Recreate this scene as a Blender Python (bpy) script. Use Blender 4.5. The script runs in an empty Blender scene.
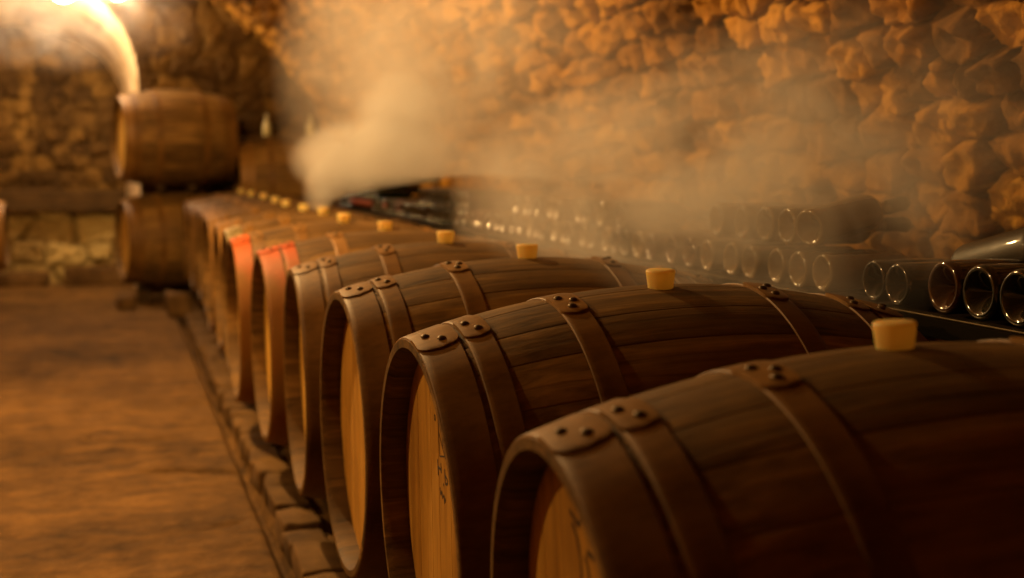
import bpy, bmesh, math, random
import numpy as np
from mathutils import Vector, Matrix
random.seed(7)
PI = math.pi
S = bpy.context.scene
COL = S.collection

# ------------------------------------------------------------------ helpers
def link(name, me, mat=None, parent=None, loc=None):
    o = bpy.data.objects.new(name, me)
    COL.objects.link(o)
    if mat is not None and me is not None and len(me.materials) == 0:
        me.materials.append(mat)
    if parent is not None:
        o.parent = parent
    if loc is not None:
        o.location = loc
    return o

def tag(o, label=None, cat=None, group=None, kind=None):
    if label: o['label'] = label
    if cat: o['category'] = cat
    if group: o['group'] = group
    if kind: o['kind'] = kind
    return o

def empty(name, loc=(0, 0, 0)):
    o = bpy.data.objects.new(name, None)
    COL.objects.link(o)
    o.location = loc
    o.empty_display_size = .1
    return o

def mesh_np(name, V, F, smooth=True, tint=None):
    me = bpy.data.meshes.new(name)
    V = np.asarray(V, dtype=np.float32)
    F = np.asarray(F, dtype=np.int32)
    me.vertices.add(len(V)); me.vertices.foreach_set('co', V.ravel())
    k = F.shape[1]
    me.loops.add(F.size); me.loops.foreach_set('vertex_index', F.ravel())
    me.polygons.add(len(F))
    me.polygons.foreach_set('loop_start', np.arange(0, F.size, k, dtype=np.int32))
    me.polygons.foreach_set('loop_total', np.full(len(F), k, dtype=np.int32))
    me.polygons.foreach_set('use_smooth', np.full(len(F), smooth))
    me.update(); me.validate()
    if tint is not None:
        a = me.attributes.new('tint', 'FLOAT', 'POINT')
        a.data.foreach_set('value', np.asarray(tint, dtype=np.float32))
    return me

def mesh_bm(name, bm, smooth=False):
    me = bpy.data.meshes.new(name)
    bm.normal_update()
    bm.to_mesh(me); bm.free()
    if smooth:
        me.polygons.foreach_set('use_smooth', np.full(len(me.polygons), True))
    return me

def grid_faces(nu, nv, flip=False, keep=None):
    i = np.arange(nu - 1)[:, None]; j = np.arange(nv - 1)[None, :]
    a = (i * nv + j); b = a + 1; c = a + nv + 1; d = a + nv
    F = np.stack([a, d, c, b] if flip else [a, b, c, d], -1)
    F = F.reshape(-1, 4)
    if keep is not None:
        F = F[keep[:-1, :-1].ravel()]
    return F

def lathe(name, prof, n=32, axis='X', smooth=True, closed=False):
    """prof: list of (x, r) along the axis."""
    P = np.array(prof, dtype=float)
    m = len(P)
    th = np.linspace(0, 2 * PI, n, endpoint=False)
    x = np.repeat(P[:, 0], n); r = np.repeat(P[:, 1], n); t = np.tile(th, m)
    if axis == 'X': V = np.stack([x, r * np.cos(t), r * np.sin(t)], 1)
    else: V = np.stack([r * np.cos(t), r * np.sin(t), x], 1)
    F = []
    for i in range(m if closed else m - 1):
        i2 = (i + 1) % m
        for j in range(n):
            j2 = (j + 1) % n
            F.append((i * n + j, i * n + j2, i2 * n + j2, i2 * n + j) if axis != 'X' else (i * n + j, i2 * n + j, i2 * n + j2, i * n + j2))
    return mesh_np(name, V, F, smooth)

def sharp(me, deg=35):
    try:
        me.set_sharp_from_angle(angle=math.radians(deg))
    except Exception:
        pass
    return me

def add_box(bm, c, s, rot=0.0, bevel=0.0, jit=0.0):
    r = bmesh.ops.create_cube(bm, size=1.0)
    vs = r['verts']
    for v in vs:
        v.co = Vector((v.co.x * s[0], v.co.y * s[1], v.co.z * s[2]))
        if jit:
            v.co += Vector((random.uniform(-jit, jit), random.uniform(-jit, jit), random.uniform(-jit, jit)))
    if rot:
        bmesh.ops.rotate(bm, verts=vs, cent=(0, 0, 0), matrix=Matrix.Rotation(rot, 3, 'Z'))
    bmesh.ops.translate(bm, verts=vs, vec=c)
    if bevel:
        es = list({e for v in vs for e in v.link_edges})
        bmesh.ops.bevel(bm, geom=es, offset=bevel, segments=2, affect='EDGES', profile=.6)

# ------------------------------------------------------------------ numpy noise
def hsh(*k):
    h = np.zeros(np.broadcast(*k).shape, dtype=np.uint64)
    for a, m in zip(k, (0x9E3779B1, 0x85EBCA77, 0xC2B2AE3D, 0x27D4EB2F)):
        h = (h ^ (np.asarray(a).astype(np.int64).astype(np.uint64) * np.uint64(m))) * np.uint64(0x9E3779B97F4A7C15)
        h ^= h >> np.uint64(29)
    return (h >> np.uint64(11)).astype(np.float64) / float(1 << 53)

def vnoise(x, y, seed=0):
    xi = np.floor(x); yi = np.floor(y); fx = x - xi; fy = y - yi
    fx = fx * fx * (3 - 2 * fx); fy = fy * fy * (3 - 2 * fy)
    h = lambda a, b: hsh(xi + a, yi + b, np.full_like(xi, seed))
    return (h(0, 0) * (1 - fx) + h(1, 0) * fx) * (1 - fy) + (h(0, 1) * (1 - fx) + h(1, 1) * fx) * fy

def fbm(x, y, seed=0, oct=4):
    s = 0; a = .5; t = 0
    for o in range(oct):
        s = s + a * vnoise(x * 2 ** o, y * 2 ** o, seed + 17 * o); t += a; a *= .5
    return s / t

def stones(u, v, su, sv, seed=0, depth=.03):
    """height and per-stone tint of rubble masonry; u across the courses, v along them."""
    wu = u + .05 * (fbm(u / .35, v / .35, seed + 3, 3) - .5) * 2 * (su / .15)
    wv = v + .06 * (fbm(u / .3, v / .3, seed + 9, 3) - .5) * 2 * (sv / .2)
    gu = wu / su
    iu = np.floor(gu)
    F1 = np.full(u.shape, 9.); F2 = np.full(u.shape, 9.); tid = np.zeros(u.shape); cu = np.zeros(u.shape); cv = np.zeros(u.shape)
    for du in (-1, 0, 1):
        r = iu + du
        off = hsh(r, np.full_like(r, seed + 1)); wid = .75 + .6 * hsh(r, np.full_like(r, seed + 2))
        gv = wv / (sv * wid) + off
        iv = np.floor(gv)
        for dv in (-1, 0, 1):
            c = iv + dv
            pu = r + .5 + .42 * (hsh(r, c, np.full_like(r, seed + 4)) - .5)
            pv = c + .5 + .7 * (hsh(r, c, np.full_like(r, seed + 5)) - .5)
            d = (np.abs(gu - pu) ** 2.6 + (np.abs(gv - pv) * .92) ** 2.6) ** (1 / 2.6)
            t = hsh(r, c, np.full_like(r, seed + 6))
            near = d < F1
            F2 = np.where(near, F1, np.minimum(F2, d))
            F1 = np.where(near, d, F1); tid = np.where(near, t, tid)
            cu = np.where(near, gu - pu, cu); cv = np.where(near, gv - pv, cv)
    e = np.clip((F2 - F1) / .16, 0, 1)
    e = 1 - (1 - e) ** 1.7
    t2 = (tid * 7.13) % 1; t3 = (tid * 13.7) % 1; t4 = (tid * 29.3) % 1
    h = depth * e * (.55 + .75 * t2) + depth * e * ((t3 - .5) * cu * 1.1 + (t4 - .5) * cv * 1.1)
    h += depth * 1.0 * (fbm(u / .045, v / .045, seed + 30, 4) - .5) * (.3 + .7 * e)
    h += depth * .5 * (fbm(u / .5, v / .5, seed + 40, 2) - .5)
    h -= depth * .7 * np.clip(1 - e / .45, 0, 1) * np.clip((fbm(u / .12, v / .12, seed + 60, 2) - .38) * 5, 0, 1)   # open joints between the stones
    return h, tid, e

# ------------------------------------------------------------------ materials
def tone(c): return (c[0], c[1] * .95, c[2] * .54)
class NT:
    def __init__(s, name):
        s.m = bpy.data.materials.new(name); s.m.use_nodes = True
        s.t = s.m.node_tree; s.t.nodes.clear()
        s.out = s.n('ShaderNodeOutputMaterial')
    def n(s, kind, **kw):
        x = s.t.nodes.new(kind)
        for k, v in kw.items(): setattr(x, k, v)
        return x
    def l(s, a, b): s.t.links.new(a, b)
    def val(s, x, sock):
        if hasattr(x, 'is_output'): s.l(x, sock)
        else: sock.default_value = x
    def math(s, op, a, b=0.0, clamp=False):
        x = s.n('ShaderNodeMath', operation=op); x.use_clamp = clamp
        s.val(a, x.inputs[0]); s.val(b, x.inputs[1]); return x.outputs[0]
    def noise(s, vec, scale, detail=4, rough=.55, dist=0.0):
        x = s.n('ShaderNodeTexNoise'); s.l(vec, x.inputs['Vector'])
        x.inputs['Scale'].default_value = scale; x.inputs['Detail'].default_value = detail
        x.inputs['Roughness'].default_value = rough; x.inputs['Distortion'].default_value = dist
        return x.outputs['Fac']
    def scale(s, vec, sc):
        x = s.n('ShaderNodeMapping'); s.l(vec, x.inputs['Vector']); x.inputs['Scale'].default_value = sc
        return x.outputs['Vector']
    def ramp(s, f, stops):
        x = s.n('ShaderNodeValToRGB'); s.l(f, x.inputs['Fac'])
        el = x.color_ramp.elements
        while len(el) < len(stops): el.new(.5)
        for e, (p, c) in zip(el, stops):
            e.position = p; e.color = (*tone(c), 1)
        return x.outputs['Color']
    def mix(s, f, a, b, mode='MIX'):
        x = s.n('ShaderNodeMix', data_type='RGBA', blend_type=mode)
        s.val(f, x.inputs[0])
        for v, k in ((a, 6), (b, 7)):
            if hasattr(v, 'is_output'): s.l(v, x.inputs[k])
            else: x.inputs[k].default_value = (*tone(v), 1)
        return x.outputs[2]
    def bump(s, h, strength, dist):
        x = s.n('ShaderNodeBump'); s.l(h, x.inputs['Height'])
        x.inputs['Strength'].default_value = strength; x.inputs['Distance'].default_value = dist
        return x.outputs['Normal']
    def bsdf(s, color, rough=.6, metal=0.0, normal=None, **kw):
        b = s.n('ShaderNodeBsdfPrincipled')
        for v, k in ((color, 'Base Color'), (rough, 'Roughness'), (metal, 'Metallic')):
            if hasattr(v, 'is_output'): s.l(v, b.inputs[k])
            else: b.inputs[k].default_value = (*v, 1) if k == 'Base Color' else v
        if normal is not None: s.l(normal, b.inputs['Normal'])
        for k, v in kw.items(): b.inputs[k.replace('_', ' ')].default_value = v
        s.l(b.outputs[0], s.out.inputs['Surface'])
        return b
    def obj(s): return s.n('ShaderNodeTexCoord').outputs['Object']
    def attr(s, name='tint'): return s.n('ShaderNodeAttribute', attribute_name=name).outputs['Fac']

def wood(name, dark, mid, light, grain=(2.2, 55, 55), rough=.62, bump=.25, tw=.22):
    t = NT(name); o = t.obj()
    rnd = t.n('ShaderNodeObjectInfo').outputs['Random']
    sh = t.n('ShaderNodeVectorMath', operation='ADD'); t.l(o, sh.inputs[0])
    cmb = t.n('ShaderNodeCombineXYZ'); t.l(t.math('MULTIPLY', rnd, 9.0), cmb.inputs[0]); t.l(t.math('MULTIPLY', t.attr(), 5.0), cmb.inputs[1])
    t.l(cmb.outputs[0], sh.inputs[1])
    g = t.noise(t.scale(sh.outputs[0], grain), 1.0, 6, .62, .6)
    blot = t.noise(sh.outputs[0], 5.0, 4, .6)
    f = t.math('ADD', t.math('MULTIPLY', g, .75), t.math('MULTIPLY', t.math('SUBTRACT', t.attr(), .5), tw))
    f = t.math('ADD', f, t.math('MULTIPLY', t.math('SUBTRACT', blot, .5), .5))
    c = t.ramp(f, [(.12, dark), (.42, mid), (.72, light)])
    t.bsdf(c, t.math('ADD', t.math('MULTIPLY', g, .25), rough - .12), 0, t.bump(g, bump, .004), Specular_IOR_Level=.16)
    return t.m

def metal(name, c1, c2, rough=.45, met=.75, spec=.5):
    t = NT(name); o = t.obj()
    a = t.noise(o, 9, 5, .65); b = t.noise(t.scale(o, (14, 90, 90)), 1, 3, .6)
    f = t.math('ADD', t.math('MULTIPLY', a, .75), t.math('MULTIPLY', b, .3))
    c = t.ramp(f, [(.35, c1), (.65, c2)])
    t.bsdf(c, t.math('ADD', t.math('MULTIPLY', a, .3), rough - .15), met, t.bump(a, .15, .003), Specular_IOR_Level=spec)
    return t.m

def stone_mat(name, stops, mortar, dirt=.5):
    t = NT(name); o = t.obj()
    tint = t.attr('tint'); ed = t.attr('edge')
    n1 = t.noise(o, 9, 6, .62); n2 = t.noise(o, 48, 4, .6); n3 = t.noise(o, 1.3, 3, .5)
    f = t.math('ADD', t.math('MULTIPLY', tint, .42), t.math('MULTIPLY', n1, .5))
    f = t.math('ADD', f, t.math('MULTIPLY', t.math('SUBTRACT', n3, .5), .5))
    c = t.ramp(f, stops)
    c = t.mix(t.math('MULTIPLY', t.math('SUBTRACT', 1.0, ed), .7, True), c, mortar)
    c = t.mix(t.math('MULTIPLY', t.math('SUBTRACT', n2, .45), 1.2, True), c, (.10, .06, .03))
    t.bsdf(c, .9, 0, t.bump(t.math('ADD', n2, t.math('MULTIPLY', n1, 1.5)), .5, .012), Specular_IOR_Level=.15)
    return t.m

OAK = wood('old oak staves', (.028, .0155, .007), (.140, .080, .035), (.36, .215, .095), bump=.4)
OAK_END = wood('oak chime end', (.05, .028, .014), (.13, .075, .038), (.22, .13, .065), (30, 30, 30))
HEAD_GOLD = wood('golden head boards', (.24, .12, .035), (.46, .26, .08), (.62, .38, .14), (40, 40, 2.0), .55, .12, .12)
HEAD_PALE = wood('pale yellow head boards', (.28, .16, .05), (.55, .34, .11), (.66, .44, .17), (40, 40, 2.0), .55, .12, .12)
HEAD_BROWN = wood('brown head boards', (.07, .035, .014), (.17, .09, .035), (.28, .16, .06), (40, 40, 2.0), .6, .12, .12)
HOOP = metal('dull brown hoop steel', (.084, .041, .0145), (.182, .095, .034), .52, .0, .15)
HOOP_LAP = metal('worn hoop lap steel', (.10, .051, .019), (.215, .116, .045), .47, .05, .2)
HOOP_GREY = metal('galvanised hoop steel', (.20, .17, .14), (.42, .36, .30), .38)
def painted_hoop(name, paint, low_col):
    t = NT(name); o = t.obj()
    a = t.noise(o, 9, 5, .65)
    sp = t.n('ShaderNodeSeparateXYZ'); t.l(o, sp.inputs[0])
    k = t.math('ADD', t.math('MULTIPLY', t.math('SUBTRACT', sp.outputs[2], .20), 9.0), t.math('MULTIPLY', t.math('SUBTRACT', a, .5), 1.6), True)
    c = t.mix(k, low_col, paint)
    c = t.mix(t.math('MULTIPLY', a, .5), c, tuple(x * .55 for x in paint))
    t.bsdf(c, .55, .0, t.bump(a, .15, .003), Specular_IOR_Level=.15); return t.m
HOOP_RED = painted_hoop('red painted hoop, worn bare below', (.46, .080, .006), (.22, .125, .042))  # red at the top, golden brown lower down
HOOP_COPPER = metal('orange brown hoop', (.15, .075, .026), (.27, .145, .052), .5, .1, .25)
RIVET = metal('dark rivet iron', (.035, .022, .014), (.10, .066, .04), .5, .7)
TIMBER = wood('rough dark timber', (.025, .014, .008), (.07, .042, .022), (.13, .08, .042), (45, 2.0, 45), .8, .5)
TIMBER_X = wood('rough dark beam timber', (.03, .018, .010), (.085, .05, .027), (.15, .092, .048), (2.0, 45, 45), .8, .5)
RACKWOOD = wood('rack shelf boards', (.015, .010, .007), (.035, .023, .014), (.06, .04, .024), (45, 2.0, 45), .75, .3)
RACKIRON = metal('rack iron edge', (.03, .022, .015), (.09, .065, .045), .4, .8)
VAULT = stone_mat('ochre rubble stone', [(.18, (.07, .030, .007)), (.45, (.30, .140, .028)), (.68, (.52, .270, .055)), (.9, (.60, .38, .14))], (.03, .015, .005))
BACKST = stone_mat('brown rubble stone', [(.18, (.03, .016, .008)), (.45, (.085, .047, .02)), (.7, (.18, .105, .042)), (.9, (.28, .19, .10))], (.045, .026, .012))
PALEST = stone_mat('limewashed stone', [(.15, (.16, .10, .055)), (.42, (.38, .28, .17)), (.75, (.50, .40, .27)), (.9, (.55, .45, .32))], (.07, .045, .025))

def soffit_mat():
    t = NT('limewashed arch soffit'); o = t.obj()
    n1 = t.noise(o, 3.2, 5, .6, .4); n2 = t.noise(t.scale(o, (3, 1.2, 3)), 2.2, 3, .5)
    c = t.ramp(n1, [(.28, (.34, .23, .18)), (.5, (.64, .52, .55)), (.7, (.76, .66, .80))])
    c = t.mix(t.math('MULTIPLY', t.math('SUBTRACT', n2, .56), 6, True), c, (.16, .09, .04))
    t.bsdf(c, .9, 0, t.bump(n1, .5, .05), Specular_IOR_Level=.1)
    return t.m
SOFFIT = soffit_mat()

def floor_mat():
    t = NT('worn earthen cellar floor'); o = t.obj()
    a = t.noise(o, 1.1, 5, .6); b = t.noise(t.scale(o, (5, 9, 5)), 1.0, 7, .7, .5); c_ = t.noise(o, 34, 5, .7); d_ = t.noise(o, 9, 5, .65)
    f = t.math('ADD', t.math('MULTIPLY', a, .40), t.math('MULTIPLY', b, .32))
    f = t.math('ADD', f, t.math('MULTIPLY', d_, .28))
    c = t.ramp(f, [(.38, (.035, .020, .011)), (.48, (.115, .064, .032)), (.60, (.215, .122, .062))])
    c = t.mix(t.math('MULTIPLY', t.math('SUBTRACT', c_, .50), 2.2, True), c, (.05, .028, .015))
    t.bsdf(c, t.math('ADD', t.math('MULTIPLY', b, .3), .62), 0, t.bump(t.math('ADD', t.math('MULTIPLY', b, 2.0), c_), .8, .014), Specular_IOR_Level=.12)
    return t.m
FLOOR = floor_mat()

def kerb_mat():
    t = NT('kerb stone'); o = t.obj()
    a = t.noise(o, 6, 5, .6); b = t.noise(o, 60, 3, .6)
    c = t.ramp(a, [(.3, (.05, .028, .015)), (.55, (.115, .066, .034)), (.75, (.18, .108, .06))])
    t.bsdf(c, .85, 0, t.bump(t.math('ADD', a, t.math('MULTIPLY', b, .4)), .6, .012), Specular_IOR_Level=.2)
    return t.m
KERB = kerb_mat()

def glass_mat(name, col, ior=1.6, rough=.07):
    t = NT(name); o = t.obj()
    dust = t.noise(o, 26, 5, .65)
    c = t.mix(t.math('MULTIPLY', t.math('SUBTRACT', dust, .48), .5, True), col, (.06, .045, .03))
    t.bsdf(c, t.math('ADD', t.math('MULTIPLY', dust, .16), rough - .03), 0, None, IOR=ior, Specular_IOR_Level=.6, Coat_Weight=.35, Coat_Roughness=.04)
    return t.m
GLASS = glass_mat('dark bottle glass', (.006, .007, .004))
GLASS_BROWN = glass_mat('brown bottle glass', (.028, .008, .003))
GLASS_MATT = glass_mat('dusty matt dark glass', (.02, .015, .009), 1.4, .42)
GLASS_HAZED = glass_mat('haze-toned olive bottle glass', (.13, .09, .055), 1.6, .09)  # lighter olive: the steam veil is put into the glass colour
def plain(name, col, rough=.5, metal_=0.0, **kw):
    t = NT(name); o = t.obj(); n = t.noise(o, 30, 3, .6)
    c = t.mix(t.math('MULTIPLY', n, .35), col, tuple(x * .6 for x in col))
    t.bsdf(c, rough, metal_, None, **kw); return t.m
FOIL_RED = plain('red foil capsule', (.20, .045, .035), .4, .1)
FOIL_DARK = plain('black foil capsule', (.02, .016, .014), .4, .2)
RAIL_BLACK = plain('near-black rail iron', (.008, .006, .004), .95, 0.0, Specular_IOR_Level=.05)  # even near-black tone for the front rail of the rack
SLATE = plain('grey slate', (.22, .21, .21), .7)
INK = plain('dark ink', (.035, .016, .008), .8)
PALEGLASS = plain('pale frosted glass', (.55, .50, .42), .3)
IRON = plain('black iron', (.03, .025, .02), .5, .6)

def bung_mat():
    t = NT('cream silicone'); o = t.obj()
    n = t.noise(o, 30, 3, .5)
    c = t.ramp(n, [(.3, (.93, .78, .55)), (.7, (.96, .84, .66))])
    b = t.bsdf(c, .45, 0, None, Subsurface_Weight=.5, Subsurface_Scale=.02)
    tr = t.n('ShaderNodeBsdfTranslucent'); t.l(c, tr.inputs['Color'])
    mx = t.n('ShaderNodeMixShader'); mx.inputs[0].default_value = .5
    t.l(b.outputs[0], mx.inputs[1]); t.l(tr.outputs[0], mx.inputs[2]); t.l(mx.outputs[0], t.out.inputs['Surface'])
    return t.m
BUNG = bung_mat()

def lamp_mat(name, col, e):
    t = NT(name)
    b = t.bsdf((.9, .85, .75), .3)
    b.inputs['Emission Color'].default_value = (*col, 1); b.inputs['Emission Strength'].default_value = e
    return t.m

# ------------------------------------------------------------------ vault
VC = (-.74, .11); VR = 2.85
END_Y = 11.31
def vault_patch(name, phi0, phi1, nphi, ys, mat, su, sv, seed, depth, kind_label):
    ph = np.linspace(phi0, phi1, nphi)
    P, Y = np.meshgrid(ph, ys, indexing='ij')
    u = P * VR
    h, t, e = stones(u, Y, su, sv, seed, depth)
    R = VR - h
    X = VC[0] + R * np.cos(P); Z = VC[1] + R * np.sin(P)
    V = np.stack([X, Y, Z], -1).reshape(-1, 3)
    me = mesh_np(name, V, grid_faces(nphi, len(ys)), True, t.ravel())
    a = me.attributes.new('edge', 'FLOAT', 'POINT'); a.data.foreach_set('value', e.ravel().astype(np.float32))
    return tag(link(name, me, mat), kind='structure')

ys_fine = np.geomspace(1.0, END_Y + .05, 620)
vault_patch('wall_right', .10, 1.16, 330, ys_fine, VAULT, .105, .15, 11, .062, '')
vault_patch('ceiling', 1.155, PI - .02, 90, np.linspace(-2.0, END_Y + .05, 260), VAULT, .105, .15, 12, .04, '')
# wall below the springing on the right, and the part beside / behind the camera
def wall_plane(name, x, y0, y1, z0, z1, mat, seed, sign):
    ny = int((y1 - y0) / .05); nz = max(6, int((z1 - z0) / .04))
    Y, Z = np.meshgrid(np.linspace(y0, y1, ny), np.linspace(z0, z1, nz), indexing='ij')
    h, t, e = stones(Z, Y, .16, .24, seed, .04)
    V = np.stack([x + sign * h, Y, Z], -1).reshape(-1, 3)
    me = mesh_np(name, V, grid_faces(ny, nz), True, t.ravel())
    a = me.attributes.new('edge', 'FLOAT', 'POINT'); a.data.foreach_set('value', e.ravel().astype(np.float32))
    return tag(link(name, me, mat), kind='structure')
wall_plane('trim_2', VC[0] + VR + .01, -2, END_Y + .05, -.05, .42, VAULT, 21, -1)
wall_plane('wall_left', VC[0] - VR - .01, -2, END_Y + .05, -.05, .3, VAULT, 22, 1)
vault_patch('ceiling_near', .10, 1.16, 60, np.linspace(-2.0, 1.002, 60), VAULT, .105, .15, 11, .062, '')

def flat_wall(name, y, x0, x1, z0, z1, step, mat, su, sv, seed, depth, keep=None, pale=None):
    nx = int((x1 - x0) / step); nz = int((z1 - z0) / step)
    X, Z = np.meshgrid(np.linspace(x0, x1, nx), np.linspace(z0, z1, nz), indexing='ij')
    h, t, e = stones(Z, X, su, sv, seed, depth)
    V = np.stack([X, y - h, Z], -1).reshape(-1, 3)
    k = keep(X, Z) if keep else None
    me = mesh_np(name, V, grid_faces(nx, nz, flip=True, keep=k), True, t.ravel())
    a = me.attributes.new('edge', 'FLOAT', 'POINT'); a.data.foreach_set('value', e.ravel().astype(np.float32))
    return tag(link(name, me, mat), kind='structure')

# arched recess in the end wall: splayed from a wide front to a narrower back
BACK_Y = 12.7
def arch(xl, xr, zs, zc, n=40):
    pts = [(xr, z) for z in np.linspace(-.02, zs, 16)]
    cx = (xl + xr) / 2; hw = (xr - xl) / 2
    for a in np.linspace(0, PI, n)[1:-1]:
        pts.append((cx + hw * math.cos(a), zs + (zc - zs) * math.sin(a)))
    pts += [(xl, z) for z in np.linspace(zs, -.02, 16)]
    return np.array(pts)
A_F = (-1.98, .19, 1.78, 2.72)
A_B = (-1.80, .085, 1.60, 2.31)
def in_arch(X, Z, a):
    xl, xr, zs, zc = a; cx = (xl + xr) / 2; hw = (xr - xl) / 2
    inside = (X > xl) & (X < xr)
    top = np.where(Z < zs, True, ((X - cx) / hw) ** 2 + ((Z - zs) / (zc - zs)) ** 2 < 1)
    return inside & top
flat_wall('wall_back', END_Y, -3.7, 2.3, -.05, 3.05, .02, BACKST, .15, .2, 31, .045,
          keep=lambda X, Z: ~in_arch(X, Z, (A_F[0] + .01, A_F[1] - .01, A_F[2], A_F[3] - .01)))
pf = arch(*A_F); pb = arch(*A_B)
rows = []
for s_ in np.linspace(0, 1, 28):
    p = pf * (1 - s_) + pb * s_
    y = np.full(len(p), END_Y - .03 + (BACK_Y + .05 - END_Y) * s_)
    wob = .02 * (fbm(np.arange(len(p)) / 3.0, y * 4, 5, 3) - .5)
    rows.append(np.stack([p[:, 0] + wob, y, p[:, 1] + wob], 1))
V = np.concatenate(rows)
tag(link('trim_3', mesh_np('trim_3', V, grid_faces(28, len(pf), flip=True)), SOFFIT), kind='structure')
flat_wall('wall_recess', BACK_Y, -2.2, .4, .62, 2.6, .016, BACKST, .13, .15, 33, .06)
flat_wall('wall_recess_base', BACK_Y - .03, -2.2, .4, -.05, .68, .016, PALEST, .2, .34, 38, .07)
# wall behind the camera
flat = flat_wall('wall_front', -1.95, -3.7, 2.3, -.05, 3.05, .06, VAULT, .15, .2, 35, .03)

# ------------------------------------------------------------------ floor
xs = np.concatenate([np.linspace(-3.65, -1.7, 14)[:-1], np.linspace(-1.7, .33, 120)[:-1], np.linspace(.33, .58, 50)[:-1], np.linspace(.58, 2.2, 40)])
ysf = np.concatenate([np.linspace(-2.0, 2.6, 30)[:-1], np.geomspace(2.6, 12.8, 620)])
X, Y = np.meshgrid(xs, ysf, indexing='ij')
Z = .016 * (fbm(X / .5, Y / .5, 51, 4) - .5) + .010 * (fbm(X / .07, Y / .12, 52, 4) - .5)
cr = np.abs(fbm(X / .9 + 3, Y / .28, 55, 3) - .5)
Z -= .010 * np.clip(1 - cr / .010, 0, 1) * np.clip((X + .45) / .3, 0, 1) * (fbm(X / .3, Y / .6, 57, 2) > .52)
Z -= .065 * np.exp(-((X - .417 - .008 * (fbm(Y / .3, X * 0, 58, 3) - .5)) / .022) ** 2)     # gutter beside the kerb
for (cy, xa, xb, sl, dp) in ((4.60, .02, .40, -.35, .045), (6.05, .22, .42, .2, .018), (3.95, .15, .36, .5, .012), (5.3, -.1, .25, .25, .010)):
    yc = cy + sl * (X - xb) + .05 * (fbm(X / .08, X * 0 + cy, 77, 3) - .5)
    Z -= dp * np.exp(-((Y - yc) / .020) ** 2) * np.clip((X - xa) / .12, 0, 1) * np.clip((xb - X) / .03, 0, 1)
me = mesh_np('floor', np.stack([X, Y, Z], -1).reshape(-1, 3), grid_faces(len(xs), len(ysf), flip=True))
tag(link('floor', me, FLOOR), kind='structure')

# kerb of stones between aisle and barrels
bm = bmesh.new()
y = 2.4
while y < 10.3:
    ln = random.uniform(.13, .26)
    add_box(bm, (.487 + random.uniform(-.006, .006), y + ln / 2, .005 + random.uniform(-.006, .008)), (.115 + random.uniform(-.012, .012), ln - .012, .085), random.uniform(-.05, .05), .016, .008)
    y += ln
bmesh.ops.subdivide_edges(bm, edges=bm.edges[:], cuts=1, use_grid_fill=True)
for v in bm.verts:
    p = v.co
    v.co += Vector((math.sin(p.y * 61 + p.z * 40), math.sin(p.x * 83 + p.y * 37), math.sin(p.y * 47 + p.x * 91))) * .0035
tag(link('trim_1', mesh_bm('trim_1', bm, True), KERB), kind='structure')

# ------------------------------------------------------------------ barrels
LB, RH, RB, NST = .84, .301, .365, 26
def rad(x, L=LB, rh=RH, rb=RB): return rb - (rb - rh) * abs(x / (L / 2)) ** 2.0
XHEAD = LB / 2 - .045

def stave_mesh():
    rng = np.random.RandomState(3)
    wd = rng.uniform(.75, 1.3, NST); wd = wd / wd.sum() * 2 * PI
    edges = np.concatenate([[0], np.cumsum(wd)])
    ang = []; dep = []; tin = []
    for i in range(NST):
        w = wd[i]; t = rng.rand(); g = .0016 / RB
        for f, d in ((0.0, .0022), (g / w, .0002), (2.4 * g / w, 0), (.33, 0), (.67, .0), (1 - 2.4 * g / w, 0), (1 - g / w, .0002)):
            ang.append(edges[i] + f * w); dep.append(d); tin.append(t)
    ang = np.array(ang) + 1.33; dep = np.array(dep); tin = np.array(tin)
    xo = np.linspace(-LB / 2, LB / 2, 41)
    rings = []
    # inner face of the chime, end grain, outer skin, end grain, inner face
    def ring(x, r, gd=0.0): return (x, r, gd)
    prof = [ring(-XHEAD + .01, RH - .022), ring(-LB / 2 + .012, RH - .019), ring(-LB / 2, RH - .013)]
    prof += [ring(x, rad(x), 1.0) for x in xo]
    prof += [ring(LB / 2, RH - .013), ring(LB / 2 - .012, RH - .019), ring(XHEAD - .01, RH - .022)]
    V = []; T = []
    for (x, r, gd) in prof:
        rr = r - dep * gd
        V.append(np.stack([np.full_like(ang, x), rr * np.cos(ang), rr * np.sin(ang)], 1)); T.append(tin)
    V = np.concatenate(V); T = np.concatenate(T)
    n = len(ang); m = len(prof); F = []
    for i in range(m - 1):
        for j in range(n):
            j2 = (j + 1) % n
            F.append((i * n + j, (i + 1) * n + j, (i + 1) * n + j2, i * n + j2))
    me = mesh_np('staves', V, F, True, T)
    sharp(me, 40)
    return me

def head_mesh(seed, sign):
    """disc of upright boards, slightly domed board edges, set inside the chime."""
    rng = np.random.RandomState(seed)
    R = RH - .020; V = []; F = []; T = []
    ed = [-R]
    while ed[-1] < R:
        ed.append(ed[-1] + rng.uniform(.055, .10))
    ed[-1] = R
    def strip(ya, yb, d0, d1, t):
        yv = np.linspace(ya, yb, 3)
        za = np.sqrt(np.maximum(R * R - yv ** 2, 1e-6))
        base = len(V)
        for yy, zz, dd in zip(yv, za, (d0, (d0 + d1) / 2, d1)):
            for f in np.linspace(-1, 1, 5):
                V.append((sign * (XHEAD - dd), yy, f * zz)); T.append(t)
        for i in range(2):
            for j in range(4):
                q = (base + i * 5 + j, base + (i + 1) * 5 + j, base + (i + 1) * 5 + j + 1, base + i * 5 + j + 1)
                F.append(q if sign > 0 else q[::-1])
    for a, b in zip(ed[:-1], ed[1:]):
        t = rng.rand(); g = .0014
        strip(a, a + g, .0013, 0, t); strip(a + g, b - g, 0, 0, t); strip(b - g, b, 0, .0013, t)
    me = mesh_np('barrel_head', V, F, False, T)
    return me

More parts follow.
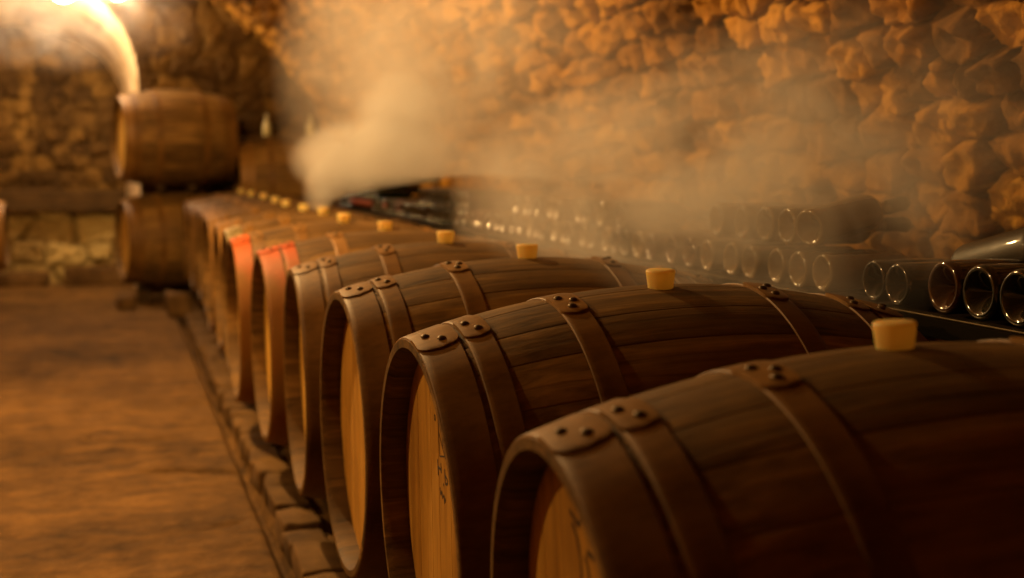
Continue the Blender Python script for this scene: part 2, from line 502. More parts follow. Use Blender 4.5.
def hoop_mesh(x0, x1, th=.0032, lap=False, a0=0, a1=0):
    """band on the barrel profile from x0 to x1; rounded-ended lap plate when lap."""
    if not lap:
        prof = []
        xs_ = np.linspace(x0, x1, 6)
        for x in xs_: prof.append((x, rad(x) + th))
        prof = [(x0, rad(x0) - .002), (x0, rad(x0) + th * .6)] + [(x0 + (.0012 if x1 > x0 else -.0012), rad(x0) + th)] + prof[1:-1] + [(x1 - (.0012 if x1 > x0 else -.0012), rad(x1) + th), (x1, rad(x1) + th * .6), (x1, rad(x1) - .002)]
        me = lathe('hoop', prof, 96)
        sharp(me, 50)
        return me
    na, nx = 22, 7
    V = []; F = []
    xm = (x0 + x1) / 2; hw = abs(x1 - x0) / 2 * 1.04
    for layer, off in ((0, th * 2.3), (1, th * .3)):
        for i in range(na):
            s = i / (na - 1); a = a0 + (a1 - a0) * s
            d = min(s, 1 - s) * (a1 - a0) * RB      # distance to the plate end
            w = hw * (1 if d > hw * .8 else math.sqrt(max(.0, 1 - (1 - d / (hw * .8)) ** 2)) * .9 + .1)
            for j in range(nx):
                x = xm + w * (j / (nx - 1) * 2 - 1)
                r = rad(x) + off
                if layer == 0 and (j in (0, nx - 1) or i in (0, na - 1)): r -= .0008
                V.append((x, r * math.cos(a), r * math.sin(a)))
    N = na * nx
    for i in range(na - 1):
        for j in range(nx - 1):
            F.append((i * nx + j, (i + 1) * nx + j, (i + 1) * nx + j + 1, i * nx + j + 1))
    rim = [(0, j) for j in range(nx)] + [(i, nx - 1) for i in range(1, na)] + [(na - 1, j) for j in range(nx - 2, -1, -1)] + [(i, 0) for i in range(na - 2, 0, -1)]
    for (i, j), (k, l) in zip(rim, rim[1:] + rim[:1]):
        F.append((i * nx + j, k * nx + l, N + k * nx + l, N + i * nx + j))
    me = mesh_np('hoop_lap', V, F, True)
    bm = bmesh.new(); bm.from_mesh(me); bmesh.ops.recalc_face_normals(bm, faces=bm.faces); bm.to_mesh(me); bm.free()
    sharp(me, 40)
    return me

def rivet_mesh():
    prof = [(0.0, .0072), (.0020, .0070), (.0036, .0054), (.0046, .0030), (.0050, .0004)]
    return lathe('rivet', prof, 14, 'Z')

STAVES = stave_mesh()
STAVES.materials.append(OAK)
RIV = rivet_mesh(); RIV.materials.append(RIVET)
# (outer x, inner x) of the hoops of one half, measured from the middle
HOOPS = [(LB / 2 - .001, LB / 2 - .062), (.349, .309), (.195, .153)]
LAPA = (PI / 2 - .06, PI / 2 + .24)     # plate across the top, rounded end towards -Y is at the larger angle (cos < 0)
HM = {}
for si in (-1, 1):
    for hi, (xa, xb) in enumerate(HOOPS):
        HM[(si, hi)] = (hoop_mesh(si * xa, si * xb), hoop_mesh(si * xa, si * xb, lap=True, a0=LAPA[0], a1=LAPA[1]))
HEADS = {}
def head(kind, seed, sign):
    k = (kind.name, seed, sign)
    if k not in HEADS:
        m = head_mesh(seed, sign); m.materials.append(kind); HEADS[k] = m
    return HEADS[k]

def with_mat(me, mat):
    """mesh shared per material"""
    key = (me.name, mat.name)
    if key not in WM:
        c = me if len(me.materials) == 0 else me.copy()
        c.materials.clear(); c.materials.append(mat); WM[key] = c
    return WM[key]
WM = {}
BASE = {k: (a.copy(), b.copy()) for k, (a, b) in HM.items()}

def make_barrel(loc, roll, label, headmat, hoopmats=None, seed=1, scale=1.0, rivets=True, group=None, yaw=0.0, part_labels=None, tilt=0.0):
    root = empty('wine_barrel', (loc[0], loc[1], loc[2]))
    tag(root, label, 'barrel', group)
    root.rotation_euler = (roll, tilt, yaw)
    root.scale = (scale,) * 3 if not isinstance(scale, tuple) else scale
    link('staves', STAVES, None, root)
    link('barrel_head', head(headmat, seed, -1), None, root)
    link('barrel_head', head(headmat, seed + 1, 1), None, root)
    for si in (-1, 1):
        for hi in range(3):
            mat = (hoopmats or {}).get((si, hi), HOOP)
            h = link('hoop', with_mat(BASE[(si, hi)][0], mat), None, root)
            if (part_labels or {}).get((si, hi)): h['label'] = part_labels[(si, hi)]
            lp = link('hoop_lap', with_mat(BASE[(si, hi)][1], HOOP_LAP if mat in (HOOP,) else mat), None, h)
            if rivets:
                xa, xb = HOOPS[hi]; xm = (xa + xb) / 2; wv = abs(xa - xb)
                spots = [None, [(.09, .22), (.19, -.10)], [(.07, .22), (.13, -.22), (.20, .02)]][hi] or [(.09, .20), (.18, -.12)]
                for (da, fx) in spots:
                    a = PI / 2 + da - .02
                    x = si * (xm + fx * wv)
                    r = rad(x) + .0070
                    rv = link('rivet', RIV, None, h)
                    rv.location = (x, r * math.cos(a), r * math.sin(a))
                    rv.rotation_euler = (a - PI / 2, 0, 0)
    return root

X0 = .873; AX = .505
YW = [1.301, 1.968, 2.67, 3.455, 4.234, 4.88, 5.628, 6.35, 7.08, 7.80, 8.53, 9.26, 9.99]
YC = [1.260, 1.992, 2.724, 3.458, 4.212, 4.944, 5.676, 6.408, 7.140, 7.872, 8.604, 9.336, 10.068]
DX = [-.022, -.022, -.025, -.012, -.024, -.05, -.014, .001, .004, .03, .04, .031, .029]
DZ = [.0, .008, .010, .002, -.004, 0, 0, -.008, -.006, -.005, 0, .002, .004]
names = [
 ('nearest wine barrel of the row, dark oak, head cut off by the bottom edge', HEAD_GOLD),
 ('second wine barrel from the camera, with handwritten marks on its golden head', HEAD_GOLD),
 ('third wine barrel from the camera, dark oak with plain brown-orange head', HEAD_GOLD),
 ('fourth wine barrel from the camera, with bright yellow lower head', HEAD_PALE),
 ('fifth wine barrel from the camera, with two red painted end hoops and yellow head', HEAD_PALE),
 ('sixth wine barrel from the camera, with one red painted end hoop', HEAD_GOLD),
 ('seventh wine barrel from the camera, with a grey galvanised end hoop', HEAD_BROWN),
 ('eighth wine barrel from the camera, with orange-brown hoops, behind the grey-hooped one', HEAD_GOLD),
 ('ninth wine barrel from the camera, with amber head, small and blurred', HEAD_GOLD),
 ('tenth wine barrel from the camera, blurred, with orange-brown end hoop', HEAD_BROWN),
 ('eleventh wine barrel from the camera, third from the far end of the row', HEAD_BROWN),
 ('twelfth wine barrel from the camera, next to last of the row', HEAD_GOLD),
 ('thirteenth wine barrel, last of the row, against the far barrel stack', HEAD_BROWN)]
HP = {4: {(-1, 0): HOOP_RED, (-1, 1): HOOP_RED, (-1, 2): HOOP_COPPER}, 5: {(-1, 0): HOOP_RED}, 6: {(-1, 0): HOOP_GREY},
      3: {(-1, 2): HOOP}, 7: {(-1, 0): HOOP_COPPER, (-1, 1): HOOP_COPPER}, 8: {(-1, 0): HOOP_COPPER}, 9: {(-1, 0): HOOP_COPPER}}
PL = {4: {(-1, 0): 'red painted end hoop', (-1, 1): 'red painted second hoop'}, 5: {(-1, 0): 'red painted end hoop'}, 6: {(-1, 0): 'grey galvanised end hoop'}}
bung_prof = [(-.022, .0165), (-.004, .0205), (.0, .0212), (.004, .0216), (.024, .0243), (.0265, .0240), (.028, .0225), (.0285, .018), (.0285, .0002)]
BUNGM = lathe('bung', [(-.004, .0002)] + bung_prof[1:], 40, 'Z'); sharp(BUNGM, 60); BUNGM.materials.append(BUNG)
bn = ['nearest barrel', 'second barrel from the camera', 'third barrel from the camera', 'fourth barrel from the camera', 'fifth barrel, the one with two red hoops', 'sixth barrel, the one with one red hoop',
      'seventh barrel, below the steam plume', 'eighth barrel from the camera', 'ninth barrel from the camera', 'tenth barrel from the camera', 'eleventh barrel from the camera', 'twelfth barrel from the camera', 'last barrel of the row']
BR = []
FIT = {0: (.853, 1.2523, .5109, -.0537, -.0527, -.030), 1: (.8604, 1.9842, .5161, -.0109, -.0298, .064), 2: (.8651, 2.7299, .5119, -.0034, -.0105, .016), 3: (.8627, 3.4729, .5058, -.0335, -.0144, .06)}
for k in range(13):
    roll = (YW[k] - YC[k]) / -RB * .75
    px, py, pz, yw, tl, rl = FIT.get(k, (X0 + DX[k], YC[k], AX + DZ[k], 0.0, -.012, roll))
    b = make_barrel((px, py, pz), rl, names[k][0], names[k][1], HP.get(k), 10 + k * 2, 1.0, k < 8, 'row of wine barrels', yw, PL.get(k), tl)
    BR.append(b)
    M = b.rotation_euler.to_matrix()
    g = link('barrel_bung', BUNGM, None, None, Vector((px, py, pz)) + M @ Vector((0, 0, RB + .0015)))
    g.rotation_euler = (rl * .6, tl, 0)
    tag(g, 'cream silicone bung in the top of the ' + bn[k], 'bung', 'bungs on the barrel row')

# ink marks on the head of the second barrel
def ink(name, strokes, parent, w=.0016):
    V = []; F = []
    for st in strokes:
        pts = [Vector((0, a, b)) for a, b in st]
        for i, p in enumerate(pts):
            d = (pts[min(i + 1, len(pts) - 1)] - pts[max(i - 1, 0)]).normalized()
            n = Vector((0, -d.z, d.y)) * w
            for q, x in ((p + n, -.0004), (p - n, -.0004), (p + n, .0006), (p - n, .0006)):
                V.append((-XHEAD + x, q.y, q.z))
            if i:
                a = len(V) - 8; b = len(V) - 4
                F += [(a, b, b + 1, a + 1), (a + 2, a + 3, b + 3, b + 2), (a, a + 2, b + 2, b), (a + 1, b + 1, b + 3, a + 3)]
    me = mesh_np(name, V, F, False)
    return link(name, me, INK, parent)
def arc(cy, cz, r, a0, a1, n=10, sq=1.0): return [(cy + r * math.cos(a) * sq, cz + r * math.sin(a)) for a in np.linspace(a0, a1, n)]
def build_marks():
    # local coordinates on the head: y across (camera side is negative), z up
    o = (.022, .084)
    st = []
    def add(p): st.append([(o[0] - a * 1.35, o[1] + b * .62) for a, b in p])
    add([(0, .030), (.002, -.012)]); add([(.002, .010), (.016, .012)]); add([(.017, .030), (.018, .004)])
    add([(.036, .026), (.038, -.008)]); add([(.038 + .012 * math.sin(a), .0 + .010 * math.cos(a)) for a in np.linspace(0, PI, 8)])
    add([(.058, .020), (.066, .006), (.062, -.012)]); add([(.028, -.018), (.031, -.022)])
    for i in range(3):
        add([(.010 + i * .010, -.040 - .004 * i), (.013 + i * .010, -.058 - .004 * i)])
    add([(.013, -.058), (.019, -.044), (.022, -.060), (.029, -.048), (.032, -.066), (.038, -.052)])
    m = ink('handwritten_mark', st, BR[1], .0022); m['label'] = 'dark handwritten marks on the head'
    st2 = [arc(.036, .168, .0045, 0, 2 * PI, 9)]
    st2 += [[(.014, .172), (.006, .112)], [(.010, .150), (-.034, .118)], [(.006, .112), (-.046, .126)], [(-.010, .160), (-.016, .132)]]
    ink('stamped_mark', st2, BR[1], .0013)
    st3 = [arc(.060, .150, .050, 1.9, 4.6, 12, .8), arc(.022, .150, .026, 2.2, 5.2, 10, 1.2), [(.055, .210), (.020, .200), (.012, .214)], [(-.005, .178), (-.03, .176)]]
    ink('stamped_mark', st3, BR[0], .0035)
build_marks()

# timber rails under the row, wedges between barrels
for j, xr in enumerate((X0 - .22, X0 + .22)):
    bm = bmesh.new(); add_box(bm, (0, 0, .069), (.10, 9.7, .138), 0, .008)
    r = link('support_rail', mesh_bm('support_rail', bm), TIMBER, None, (xr, 5.62, 0))
    tag(r, ('dark timber rail under the barrel heads beside the stone kerb', 'dark timber rail under the barrel ends by the bottle rack')[j], 'rail', 'timber rails under the barrels')

# ------------------------------------------------------------------ far stack
lowr = .385 / RB; upr = .389 / RB
make_barrel((.455, 10.80, .385 + .095), .2, 'large dark barrel at the bottom of the far stack, beside the aisle', HEAD_PALE, {}, 60, (1.04, lowr, lowr), False, None, .17)
make_barrel((.452, 10.80, .902 + .389), -.1, 'large barrel on top of the far stack, beneath the bright lamp', HEAD_PALE, {(-1, 0): HOOP_COPPER}, 62, (1.04, upr, upr), False, None, .17)
make_barrel((1.36, 10.78, .95), .1, 'smaller steam-veiled barrel in the far corner against the vault', HEAD_GOLD, {(-1, 0): HOOP_COPPER, (-1, 1): HOOP_COPPER}, 64, (1.0, .95, .95), False, None)
make_barrel((-1.245, 10.75, .535), .3, 'orange-brown barrel at the left edge across the aisle, only its rim showing', HEAD_GOLD, {(1, 0): HOOP_COPPER}, 66, (1.0, .86, .86), False, None)
def timber_thing(name, loc, label, cat, pieces):
    root = empty(name, loc); tag(root, label, cat)
    for pn, c, sz in pieces:
        bm = bmesh.new(); add_box(bm, c, sz, 0, .006)
        link(pn, mesh_bm(pn, bm), TIMBER, root)
timber_thing('barrel_stand', (.455, 10.80, 0), 'low timber bearers under the far barrel stack', 'stand', [('bearer', (x, 0, .048), (.10, .60, .093)) for x in (-.27, .27)])
timber_thing('barrel_cradle', (.455, 10.80, 0), 'timber cradle between the two barrels of the far stack', 'cradle',
             [('bearer', (x, 0, .8765), (.06, .30, .018)) for x in (-.12, .12)] + [('wedge', (x, sy, .905), (.06, .05, .04)) for x in (-.12, .12) for sy in (-.14, .14)])
timber_thing('barrel_stand', (1.36, 10.78, 0), 'tall timber trestle holding the far corner barrel', 'stand',
             [('bearer', (x, 0, .575), (.08, .60, .06)) for x in (-.2, .2)] + [('leg', (x, sy, .272), (.07, .07, .545)) for x in (-.2, .2) for sy in (-.24, .24)])
timber_thing('barrel_stand', (-1.245, 10.75, 0), 'timber blocks under the barrel at the left edge', 'stand', [('block', (x, 0, .111), (.10, .5, .222)) for x in (-.22, .22)])

# beam across the recess, stone blocks on the floor
bm = bmesh.new(); add_box(bm, (0, 0, 0), (1.80, .22, .19), 0, .015)
bmesh.ops.subdivide_edges(bm, edges=bm.edges[:], cuts=4, use_grid_fill=True)
for v in bm.verts: v.co += Vector((0, math.sin(v.co.x * 9) * .008, math.sin(v.co.x * 7 + 1) * .008))
tag(link('timber_beam', mesh_bm('timber_beam', bm), TIMBER_X, None, (-.83, 12.55, .755)), 'dark timber beam across the recess above the pale stones', 'beam')
def rubble(name, loc, size, label, rot=0.0, mat=KERB):
    bm = bmesh.new(); add_box(bm, (0, 0, size[2] / 2), size, rot, min(size) * .18, min(size) * .1)
    bmesh.ops.subdivide_edges(bm, edges=bm.edges[:], cuts=2, use_grid_fill=True)
    for v in bm.verts:
        p = v.co; v.co += Vector((math.sin(p.y * 41 + p.z * 30), math.sin(p.x * 43 + p.z * 17), math.sin(p.x * 37 + p.y * 51))) * size[2] * .04
    return tag(link(name, mesh_bm(name, bm, True), mat, None, loc), label, 'stone')
rubble('stone_block', (.40, 9.55, 0), (.16, .22, .17), 'small stone block on the floor at the far end of the kerb', .1)
rubble('stone_block', (.04, 10.25, 0), (.12, .30, .10), 'rough stone block before the foot of the far barrel stack', .05)
rubble('stone_block', (-.15, 12.36, 0), (.62, .22, .17), 'low dark stone step right under the recess wall', 0.0)
rubble('stone_block', (-.95, 12.36, 0), (.70, .22, .13), 'low dark stone step left under the recess wall', 0.0)

# small pale bottles standing on a ledge behind the corner barrel
bm = bmesh.new(); add_box(bm, (0, 0, 0), (.75, .16, .05), 0, .01)
tag(link('stone_ledge', mesh_bm('stone_ledge', bm), KERB, None, (1.40, 11.11, 1.295)), 'narrow stone ledge on the end wall above the corner barrel', 'ledge')
bp = [(0, .0002), (0, .030), (.006, .034), (.09, .034), (.115, .022), (.13, .012), (.165, .012), (.167, .0145), (.178, .0145), (.180, .0002)]
BP = lathe('small_bottle', bp, 20, 'Z'); BP.materials.append(PALEGLASS)
for x, s in ((1.22, 'left'), (1.585, 'right')):
    tag(link('small_bottle', BP, None, None, (x, 11.11, 1.32)), 'small pale bottle on the dark ledge above the corner barrel, %s one of two' % s, 'bottle', 'pale bottles on the ledge')

# ------------------------------------------------------------------ bottle rack and bottles
RX = 1.352; RZ = .815
root = empty('bottle_rack', (RX, 5.0, 0)); tag(root, 'long low rack with iron front edge holding wine bottles behind the barrels', 'rack')
bm = bmesh.new()
for i in range(4): add_box(bm, (.055 + i * .105, 0, RZ - .015), (.10, 7.4, .03), 0, .003)
link('shelf', mesh_bm('shelf', bm), RACKWOOD, root)
bm = bmesh.new(); add_box(bm, (-.004, 0, RZ - .016), (.006, 7.4, .034), 0, .002)
link('front_rail', mesh_bm('front_rail', bm), RAIL_BLACK, root)
bm = bmesh.new(); add_box(bm, (.008, 0, RZ + .0035), (.030, 7.4, .005), 0, .002)
link('front_edge', mesh_bm('front_edge', bm), RACKIRON, root)['label'] = 'iron front edge of the rack'
for yy in (-3.5, -1.2, 1.2, 3.5):
    for xx in (.05, .38):
        bm = bmesh.new(); add_box(bm, (xx, yy, (RZ - .03) / 2), (.05, .05, RZ - .03), 0, .004)
        link('leg', mesh_bm('leg', bm), TIMBER, root)

def bottle_meshes(r, L, tag_):
    pr = [(.034, .0002), (.030, .006), (.018, r * .36), (.007, r * .62), (.0015, r * .75), (0, r * .82), (.0006, r * .90), (.004, r * .965), (.010, r), (.016, r)]
    pr += [(L * .58, r)] + [(L * (.58 + .17 * s), r + (.0145 - r) * (3 * s * s - 2 * s ** 3)) for s in np.linspace(.12, 1, 8)]
    pr += [(L * .955, .0140), (L * .957, .0160), (L * .985, .0160), (L, .0135), (L, .0002)]
    b = lathe('bottle_' + tag_, pr, 40)
    c = lathe('capsule_' + tag_, [(L * .80, .0150), (L * .80, .0156), (L * .953, .0152), (L * .955, .0172), (L * .988, .0172), (L + .0015, .0150), (L + .0015, .0002)], 24)
    return b, c
B_N, C_N = bottle_meshes(.0405, .30, 'standard')
B_M, C_M = bottle_meshes(.0475, .36, 'large')
def mk(me, mat):
    return with_mat(me, mat)
def bottle(loc, label, mat=GLASS, big=False, rot=(0, 0, 0), foil=FOIL_DARK, group='wine bottles on the rack', scale=1.0, capsule=True):
    o = link('wine_bottle', mk((B_M if big else B_N), mat), None, None, loc)
    o.rotation_euler = rot; o.scale = (scale,) * 3
    tag(o, label, 'bottle', group)
    if capsule: link('foil_capsule', mk((C_M if big else C_N), foil), None, o)
    return o
B_N0, C_N0, B_M0, C_M0 = B_N.copy(), C_N.copy(), B_M.copy(), C_M.copy()
BX = 1.362
zb = RZ + .0065
rN, rM = .0405, .0475
# large dark bottles at the right, clear of the steam
for i, y in enumerate((1.927, 1.829, 1.731)):
    lab = ['large dark bottle at the left end of the clear row on the right, brownish inside', 'large dark bottle, second of the clear row on the right', 'large dark bottle cut off by the right edge of the frame'][i]
    bottle((BX, y, zb + rM), lab, GLASS_BROWN if i == 0 else GLASS, True, (0, 0, random.uniform(-.02, .02)))
td = Vector((0, -1, .24)).normalized()
tb = bottle((1.565, 2.13, .882), 'dusty dark bottle lying crosswise behind the large bottles at the right edge', GLASS_MATT, True, tuple(td.to_track_quat('X', 'Z').to_euler()), FOIL_DARK, None)
# lower row seen through the steam (y from the photo)
low = [(2.145, 'faint bottle in the steam just left of the clear dark bottles'), (2.062, 'faint bottle in the steam touching the clear row, nearest to it'),
       (2.335, 'steam-veiled bottle at the right end of the lower row under the heap'), (2.425, 'steam-veiled bottle in the lower row, second from its right end'),
       (2.53, 'steam-veiled bottle in the lower row, third from its right end'), (2.645, 'steam-veiled bottle in the lower row, fourth from its right end'),
       (2.745, 'steam-veiled bottle in the lower row, fifth from its right end'), (2.865, 'steam-veiled bottle in the lower row, sixth from its right end'),
       (2.97, 'reddish bottle in the lower row beside the dark open one'), (3.085, 'dark brown bottle with a bright rim behind the second bung')]
for y, lab in low:
    big = y < 2.1 or y == 2.145
    bottle((BX + random.uniform(-.004, .004), y, zb + (rN)), lab, GLASS_BROWN if 'brown' in lab or 'reddish' in lab else (GLASS if y < 2.2 or y > 3 else GLASS_HAZED), False, (0, 0, random.uniform(-.04, .04)))
up = [(2.822, 'leftmost of the three bright-rimmed bottles in the upper row'), (2.69, 'middle of the three bright-rimmed bottles in the upper row'), (2.578, 'rightmost of the three bright-rimmed bottles in the upper row'),
      (2.480, 'bottle in the upper row right of the bright-rimmed three, half lost in steam'), (2.385, 'tilted bottle at the right end of the upper row in steam')]
for y, lab in up:
    yy = y
    bottle((BX, yy, zb + rN + .088), lab, GLASS_HAZED, False, (0, 0, random.uniform(-.05, .05)) if y > 2.45 else (0, -.16, .30))
# the far part of both rows: out of focus
y = 3.21; i = 0
while y < 8.3:
    dk = y > 4.35
    m = GLASS if dk else random.choice([GLASS, GLASS_HAZED, GLASS_HAZED])
    if random.random() < .18: m = GLASS_BROWN
    red = 7.2 < y < 7.9 or random.random() < .06
    lab = 'dark wine bottle in the blurred far stretch of the rack' if dk else 'steam-veiled wine bottle in the lower row left of the brown one'
    if red and dk:
        o = bottle((BX + .30, y, zb + rN), 'red-capped bottle with its neck towards the aisle, far down the rack', m, False, (0, 0, PI), FOIL_RED, 'red-capped bottles far down the rack')
    else:
        bottle((BX + random.uniform(-.008, .008), y, zb + rN), lab, m, False, (0, 0, random.uniform(-.05, .05)), group='far bottles on the rack' if dk else 'veiled lower-row bottles')
    if 3.3 < y < 6.0 and not (4.42 < y < 5.0) or 7.0 < y < 8.0:
        lab = 'dark wine bottle in the blurred far stretch of the upper row' if dk else 'steam-veiled wine bottle in the far upper row'
        if random.random() < .86:
            bottle((BX + random.uniform(-.008, .008), y + .045, zb + rN + .073), lab, m, False, (0, 0, random.uniform(-.05, .05)), group='far upper-row bottles on the rack' if dk else 'veiled upper-row bottles')
    y += random.uniform(.086, .10); i += 1
# flat grey slate lying on the far bottles
bm = bmesh.new(); add_box(bm, (0, 0, 0), (.30, .95, .035), .0, .006)
tag(link('slate_slab', mesh_bm('slate_slab', bm), SLATE, None, (BX + .17, 7.45, zb + rN * 2 + .073 + .022)), 'flat grey slab lying on the far bottles in the steam', 'slab')

# ------------------------------------------------------------------ lamps
WARM = (1.0, .575, .205)
GLOBE = lamp_mat('lit warm globe', (1.0, .68, .38), 430.0)
GLOBE_DIM = lamp_mat('lit small warm globe', (1.0, .68, .38), 150.0)
def wall_lamp(loc, r, label, gm):
    root = empty('wall_lamp', (loc[0], END_Y - .05, loc[2])); tag(root, label, 'lamp')
    dy = loc[1] - (END_Y - .05)
    bm = bmesh.new(); bmesh.ops.create_icosphere(bm, subdivisions=3, radius=r); bmesh.ops.translate(bm, verts=bm.verts, vec=(0, dy, 0))
    link('lamp_globe', mesh_bm('lamp_globe', bm, True), gm, root)
    bm = bmesh.new(); add_box(bm, (0, dy / 2 - .01, r * 1.15), (.02, -dy + .02, .02), 0, .003); add_box(bm, (0, 0, r * 1.0), (.09, .03, .14), 0, .006); add_box(bm, (0, dy, r * 1.08), (.06, .06, .05), 0, .01)
    link('lamp_bracket', mesh_bm('lamp_bracket', bm), IRON, root)
hang = empty('hanging_lamp', (-.37, 11.22, 2.475)); tag(hang, 'round glowing lamp at the top left, hanging in the arch mouth', 'lamp')
bm = bmesh.new(); bmesh.ops.create_icosphere(bm, subdivisions=3, radius=.085)
link('lamp_globe', mesh_bm('lamp_globe', bm, True), GLOBE, hang)
bm = bmesh.new(); add_box(bm, (0, 0, .125), (.012, .012, .11), 0, .002); add_box(bm, (0, 0, .088), (.06, .06, .02), 0, .005)
link('lamp_rod', mesh_bm('lamp_rod', bm), IRON, hang)
wall_lamp((.05, 10.75, 2.425), .06, 'smaller glowing lamp at the top, above the far barrel stack', GLOBE_DIM)

def ceiling_lamp(loc, power, r, label):
    root = empty('ceiling_lamp', loc); tag(root, label, 'lamp', 'ceiling lamps along the vault')
    zt = VC[1] + math.sqrt(VR ** 2 - (loc[0] - VC[0]) ** 2) - .01
    bm = bmesh.new(); add_box(bm, (0, 0, (zt - loc[2]) / 2 + r), (.016, .016, zt - loc[2] - r), 0, .002); 
    link('lamp_rod', mesh_bm('lamp_rod', bm), IRON, root)
    me = lathe('lamp_shade', [(r * .9, .03), (r * 1.3, .045), (r * 1.0, .09), (r * .4, .14)], 28, 'Z')
    link('lamp_shade', me, IRON, root)
    ld = bpy.data.lights.new('lamp_bulb', 'POINT'); ld.energy = power; ld.color = WARM; ld.shadow_soft_size = .05
    lo = bpy.data.objects.new('lamp_bulb', ld); COL.objects.link(lo); lo.parent = root
ceiling_lamp((-.35, 8.2, 2.50), 60, .05, 'unseen shaded fill lamp added over the far half of the aisle')  # unseen lamp, added as fill for the far aisle
ceiling_lamp((-.35, 5.2, 2.50), 390, .05, 'shaded ceiling lamp over the middle of the aisle')
ceiling_lamp((-1.7, 3.3, 2.15), 150, .05, 'unseen shaded fill lamp added at the left side of the vault beside the near barrels')  # unseen lamp, added to light the barrel heads from the left

# ------------------------------------------------------------------ steam
def steam_mat(name, terms, noise_scale, amt, color, lo=.42, hi=.75):
    t = NT(name); o = t.obj()
    ns = t.noise(o, noise_scale, 5, .6, .8)
    nf = t.n('ShaderNodeMapRange'); t.l(ns, nf.inputs[0]); nf.inputs[1].default_value = lo; nf.inputs[2].default_value = hi
    tot = None
    for f in terms:
        d = f(t, o); tot = d if tot is None else t.math('ADD', tot, d)
    den = t.math('MULTIPLY', t.math('MULTIPLY', tot, nf.outputs[0]), amt)
    v = t.n('ShaderNodeVolumeScatter'); v.inputs['Color'].default_value = (*color, 1); t.l(den, v.inputs['Density']); v.inputs['Anisotropy'].default_value = .15
    t.l(v.outputs[0], t.out.inputs['Volume'])
    return t.m
def blob(c, r, p=1.5):
    def f(t, o):
        m = t.n('ShaderNodeVectorMath', operation='SUBTRACT'); t.l(o, m.inputs[0]); m.inputs[1].default_value = c
        q = t.n('ShaderNodeVectorMath', operation='DIVIDE'); t.l(m.outputs[0], q.inputs[0]); q.inputs[1].default_value = r
        ln = t.n('ShaderNodeVectorMath', operation='LENGTH'); t.l(q.outputs[0], ln.inputs[0])
        return t.math('POWER', t.math('SUBTRACT', 1.0, ln.outputs['Value'], True), p)
    return f
def ellipsoids(blobs, zmin):
    bm = bmesh.new()
    c, r = blobs
    bmesh.ops.create_icosphere(bm, subdivisions=3, radius=1.0)
    for v in bm.verts: v.co = Vector((c[0] + v.co.x * r[0], c[1] + v.co.y * r[1], c[2] + v.co.z * r[2]))
    for v in bm.verts:
        v.co.z = max(v.co.z, zmin + .02 * math.sin(v.co.y * 9))
        dx, dz = v.co.x - VC[0], v.co.z - VC[1]
        rr = math.hypot(dx, dz)
        if rr > VR - .12: v.co.x, v.co.z = VC[0] + dx / rr * (VR - .12), VC[1] + dz / rr * (VR - .12)
    return bm
def steam(name, c, r, p, ns, amt, label, color=(.98, .92, .87), lo=.40, hi=.72, terms=None, zmin=.885):
    m = steam_mat(name, [blob(*q) for q in terms] if terms else [blob(c, r, p)], ns, amt, color, lo, hi)
    o = link(name, mesh_bm(name, ellipsoids((c, r), zmin), True), m)
    return tag(o, label, 'steam', None, 'stuff')
steam('steam_cloud', (1.40, 5.5, 1.50), (.75, 2.3, 1.0), .9, 2.4, 2.6, 'wide bank of steam drifting along the stone vault', zmin=1.03)
steam('steam_haze', (1.36, 3.05, 1.12), (.56, 1.50, .62), 1, 4.0, 3.2, 'brownish steam haze hanging over the bottles on the right', terms=[((1.28, 3.08, .97), (.40, 1.27, .34), .4), ((1.5, 2.75, 1.14), (.42, 1.15, .36), .9)], zmin=.80)
steam('steam_haze', (-.45, 10.55, 2.25), (1.2, .45, .5), .8, 3.0, 1.9, 'thin mist glowing around the lamp at the top left', terms=[((-.45, 10.55, 2.25), (1.2, .45, .5), .8)], zmin=1.7)
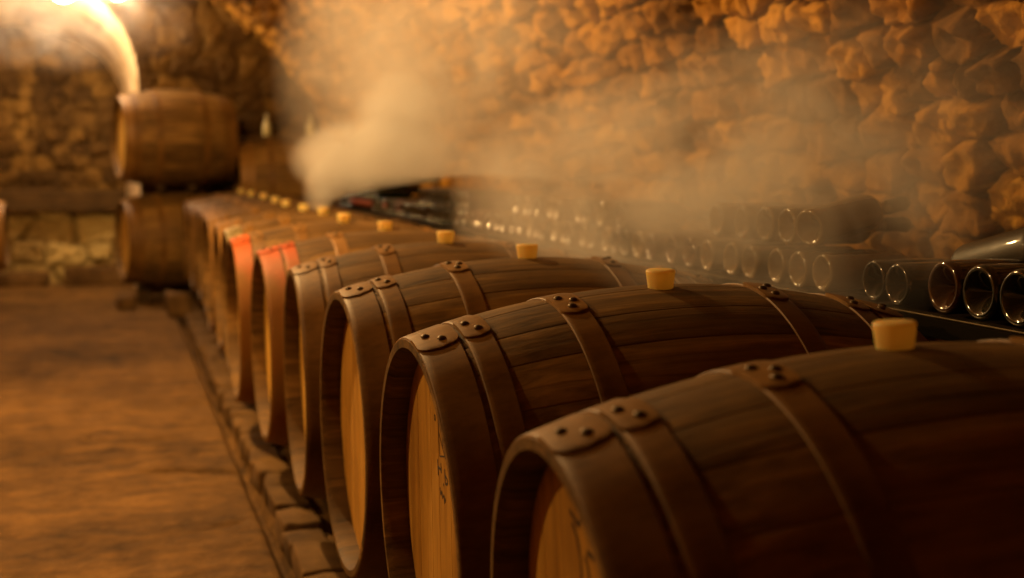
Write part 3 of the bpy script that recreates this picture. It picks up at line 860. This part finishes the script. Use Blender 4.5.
def plume():
    path = [(.83, 5.65, .885, .04), (.84, 5.65, .93, .07), (.90, 5.66, .97, .16), (1.06, 5.67, 1.02, .36), (1.12, 5.68, 1.10, .42), (1.15, 5.68, 1.22, .36), (1.20, 5.68, 1.34, .26), (1.24, 5.68, 1.48, .10)]
    V = []; F = []; n = 20
    for (x, y, z, r) in path:
        for a in np.linspace(0, 2 * PI, n, endpoint=False):
            V.append((x + r * 1.05 * math.cos(a), y + r * math.sin(a), z))
    for i in range(len(path) - 1):
        for j in range(n): F.append((i * n + j, i * n + (j + 1) % n, (i + 1) * n + (j + 1) % n, (i + 1) * n + j))
    V += [(path[0][0], path[0][1], path[0][2]), (path[-1][0], path[-1][1], path[-1][2])]
    me = bpy.data.meshes.new('steam_plume')
    me.from_pydata(V, [], F + [(len(V) - 2, (j + 1) % n, j) for j in range(n)] + [(len(V) - 1, (len(path) - 1) * n + j, (len(path) - 1) * n + (j + 1) % n) for j in range(n)])
    me.update()
    m = steam_mat('steam_plume', [blob((1.10, 5.67, 1.10), (.40, .36, .20), .9), blob((.86, 5.65, .97), (.10, .10, .14), .8), blob((1.2, 5.68, 1.28), (.2, .3, .26), 1.0)], 5.0, 16.0, (.98, .96, .95), .3, .62)
    tag(link('steam_plume', me, m), 'dense white steam plume rising from the seventh barrel', 'steam', None, 'stuff')
plume()

# ------------------------------------------------------------------ camera, world, view
f, xv, yv = 1300.0, 116.0, 165.0
a = Vector(((xv - 512) / f, -(yv - 289) / f, -1.0)).normalized()       # world +Y in camera space
zc = Vector((0, -a.z, a.y)).normalized()
xc = a.cross(zc)
R = Matrix((xc, a, zc))       # rows: world axes in camera coordinates -> camera-to-world rotation
cam = bpy.data.cameras.new('camera'); co = bpy.data.objects.new('camera', cam); COL.objects.link(co)
co.matrix_world = Matrix.Translation((0, 0, 1.08)) @ R.to_4x4()
cam.sensor_width = 36; cam.lens = f / 1024 * 36; cam.clip_start = .05; cam.clip_end = 60
cam.dof.use_dof = True; cam.dof.focus_distance = 2.15; cam.dof.aperture_fstop = 2.7
S.camera = co
w = bpy.data.worlds.new('cellar'); S.world = w; w.use_nodes = True
w.node_tree.nodes['Background'].inputs[0].default_value = (.05, .035, .02, 1); w.node_tree.nodes['Background'].inputs[1].default_value = .2
S.view_settings.view_transform = 'Standard'; S.view_settings.look = 'None'; S.view_settings.gamma = 1.0; S.view_settings.use_curve_mapping = False
S.view_settings.exposure = 0.0
S.cycles.use_denoising = True
S.cycles.max_bounces = 6; S.cycles.volume_bounces = 1
S.cycles.sample_clamp_indirect = 4.0
